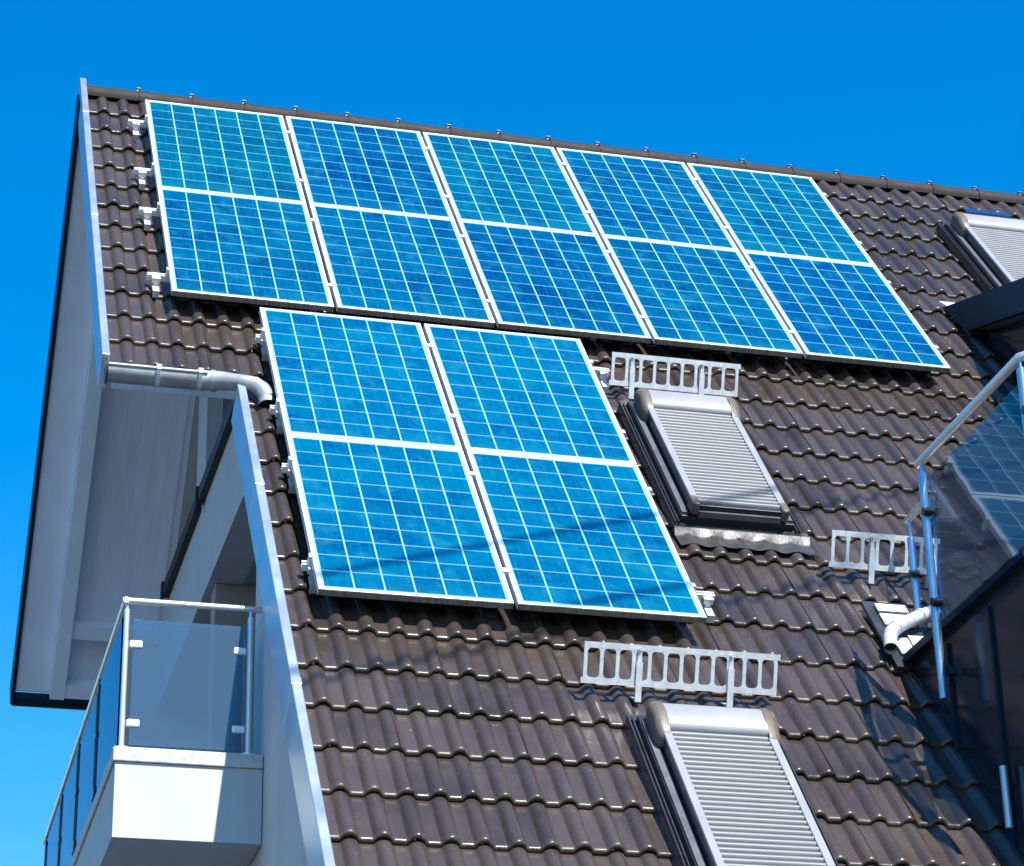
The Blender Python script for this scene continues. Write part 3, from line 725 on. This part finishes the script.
# ------------------------------------------------------------------ left balcony railing
rl = tag(empty('balcony_railing', (-0.33, -3.46, -6.0)), 'glass and steel railing round the sunlit white balcony', 'railing')
RO = Vector((-0.33, -3.46, -6.0))
def rpart(mb, name, mat, **kw):
    o = mb.build(name, mat, rl, **kw); o.location = -RO; return o
hr = MB(); zr = -5.205; HX, HY = -0.342, -3.462
hr.tube([(0.36, HY, zr), (HX - 0.016, HY, zr)], 0.017, 14); hr.tube([(HX, HY - 0.016, zr - 0.0005), (HX, 0.93, zr - 0.0005)], 0.017, 14)
rpart(hr, 'handrail', 'steel', smooth=True, angle=60)
def post(x, y, zb, zt, r=0.0145):
    p = MB(); p.tube([(x, y, zb), (x, y, zt)], r, 14); p.tube([(x, y, zt - 0.02), (x, y, zr)], 0.008, 8)
    p.tube([(x, y, zb), (x, y, zb + 0.008)], 0.045, 16)
    return rpart(p, 'post', 'steel', smooth=True, angle=40)
post(HX + 0.008, HY + 0.008, -5.998, -5.25)
post(0.30, HY, -5.998, -5.25)
pane = MB(); pane.box(-0.30, 0.268, HY - 0.006, HY + 0.006, -5.975, -5.305); rpart(pane, 'front_glass', 'railing_glass')
for (cx_, sx) in ((HX + 0.008, 1), (0.30, -1)):
    for cz in (-5.44, -5.86):
        c = MB(); a, b_ = sorted((cx_ + sx * 0.018, cx_ + sx * 0.085)); c.box(a, b_, HY - 0.014, HY + 0.014, cz - 0.020, cz + 0.020)
        rpart(c, 'glass_clamp', 'aluminium', bevel=0.009)
ys = [-3.40, -2.30, -1.27, -0.27, 0.74]
for y_ in ys[1:]:
    p = MB()
    for dy in (-0.028, 0.028): p.tube([(HX - 0.002, y_ + dy, -6.0), (HX - 0.002, y_ + dy, -5.26)], 0.010, 10)
    p.tube([(HX, y_, -5.30), (HX, y_, zr)], 0.008, 8); p.box(HX - 0.012, HX + 0.008, y_ - 0.034, y_ + 0.034, -5.30, -5.26); p.box(HX - 0.014, HX + 0.010, y_ - 0.04, y_ + 0.04, -5.56, -5.53); p.box(HX - 0.014, HX + 0.010, y_ - 0.045, y_ + 0.045, -5.90, -5.84)
    rpart(p, 'post', 'anthracite')
for a, b_ in zip(ys[:-1], ys[1:]):
    pane = MB(); pane.box(HX - 0.005, HX + 0.005, a + 0.045, b_ - 0.045, -5.990, -5.255); rpart(pane, 'side_glass', 'side_glass')

# ------------------------------------------------------------------ right terrace railing
tr = tag(empty('terrace_railing', (3.54, -4.65, -5.9)), 'steel railing with dark glass that mirrors the solar panels', 'railing')
TO = Vector((3.54, -4.65, -5.9))
def tpart(mb, name, mat, **kw):
    o = mb.build(name, mat, tr, **kw); o.location = -TO; return o
GX = 3.545
h = MB(); h.tube([(GX - 0.01, -4.70, -4.638), (GX - 0.01, -5.94, -4.638), (GX + 0.02, -5.98, -4.638), (GX + 0.06, -5.99, -4.638), (8.0, -5.99, -4.638)], 0.024, 14)
tpart(h, 'handrail', 'steel', smooth=True, angle=60)
for (y_, zb) in ((-4.740, -5.92), (-5.945, -5.92)):
    p = MB(); p.tube([(GX - 0.012, y_, zb), (GX - 0.012, y_, -4.70)], 0.022, 16); p.tube([(GX - 0.012, y_, -4.70), (GX - 0.012, y_, -4.638)], 0.009, 10)
    po = tpart(p, 'post', 'shaded_steel', smooth=True, angle=40)
    if y_ > -5: b = MB(); b.box(GX + 0.004, BX - 0.018, y_ - 0.012, y_ + 0.012, -5.79, -5.75); tpart(b, 'wall_bracket', 'anthracite')
    for cz in (-4.93, -5.42):
        c = MB(); c.tube([(GX - 0.040, y_ - 0.03, cz), (GX + 0.012, y_ - 0.03, cz)], 0.022, 14); tpart(c, 'glass_clamp', 'anthracite', smooth=True, angle=40)
pane = MB(); pane.box(GX, GX + 0.010, -5.91, -4.78, -5.525, -4.745); tpart(pane, 'glass_pane', 'dark_glass')
pane = MB(); pane.box(GX + 0.10, 8.0, -5.995, -5.985, -5.44, -4.745); tpart(pane, 'glass_pane', 'dark_glass')
# shorter rail where the terrace runs into the slope
h = MB(); h.tube([(3.85, -3.80, -4.545), (3.85, -4.06, -4.545)], 0.020, 12); tpart(h, 'handrail', 'steel', smooth=True, angle=60)
p = MB(); p.tube([(3.85, -3.83, -5.14), (3.85, -3.83, -4.66)], 0.021, 14); p.tube([(3.85, -3.83, -4.67), (3.85, -3.83, -4.545)], 0.008, 8); tpart(p, 'post', 'shaded_steel', smooth=True, angle=40)
c = MB(); c.tube([(3.81, -3.86, -4.88), (3.862, -3.86, -4.88)], 0.020, 14); tpart(c, 'glass_clamp', 'anthracite', smooth=True, angle=40)
pane = MB(); pane.box(3.847, 3.857, -4.05, -3.86, -5.44, -4.66); tpart(pane, 'glass_pane', 'dark_glass')

# ------------------------------------------------------------------ overhead cables (their soft shadows cross the lower panels)
def cable(p, q, t, label, bend=False):
    a = r2w(*p) + SUN * t; b = r2w(*q) + SUN * t; d_ = (b - a).normalized()
    pts = []
    for i in range(-40, 41):
        s = i * 0.6; pts.append((a + b) / 2 + d_ * s + Vector((0, 0, 0.0012 * s * s)))
    if bend: pts = [p_ for p_ in pts if (p_ - a).dot(d_) > -0.75]; e_ = pts[0]; pts = [e_ + SUN * 12, e_ + SUN * 0.4, e_ + SUN * 0.1] + pts  # made-up bend towards the sun keeps this shadow off the balcony
    c = MB(); c.tube(pts, 0.021, 10)
    tag(c.build('overhead_cable', 'black', smooth=True, angle=60), label, 'cable', 'overhead cables beyond the frame')
cable((0.75, 6.55, 0), (2.42, 5.75, 0), 9.0, 'overhead cable throwing the upper soft shadow across the lower panels', True)
cable((0.85, 7.20, 0), (2.42, 6.50, 0), 9.6, 'overhead cable throwing the fainter lower shadow beneath the panels')
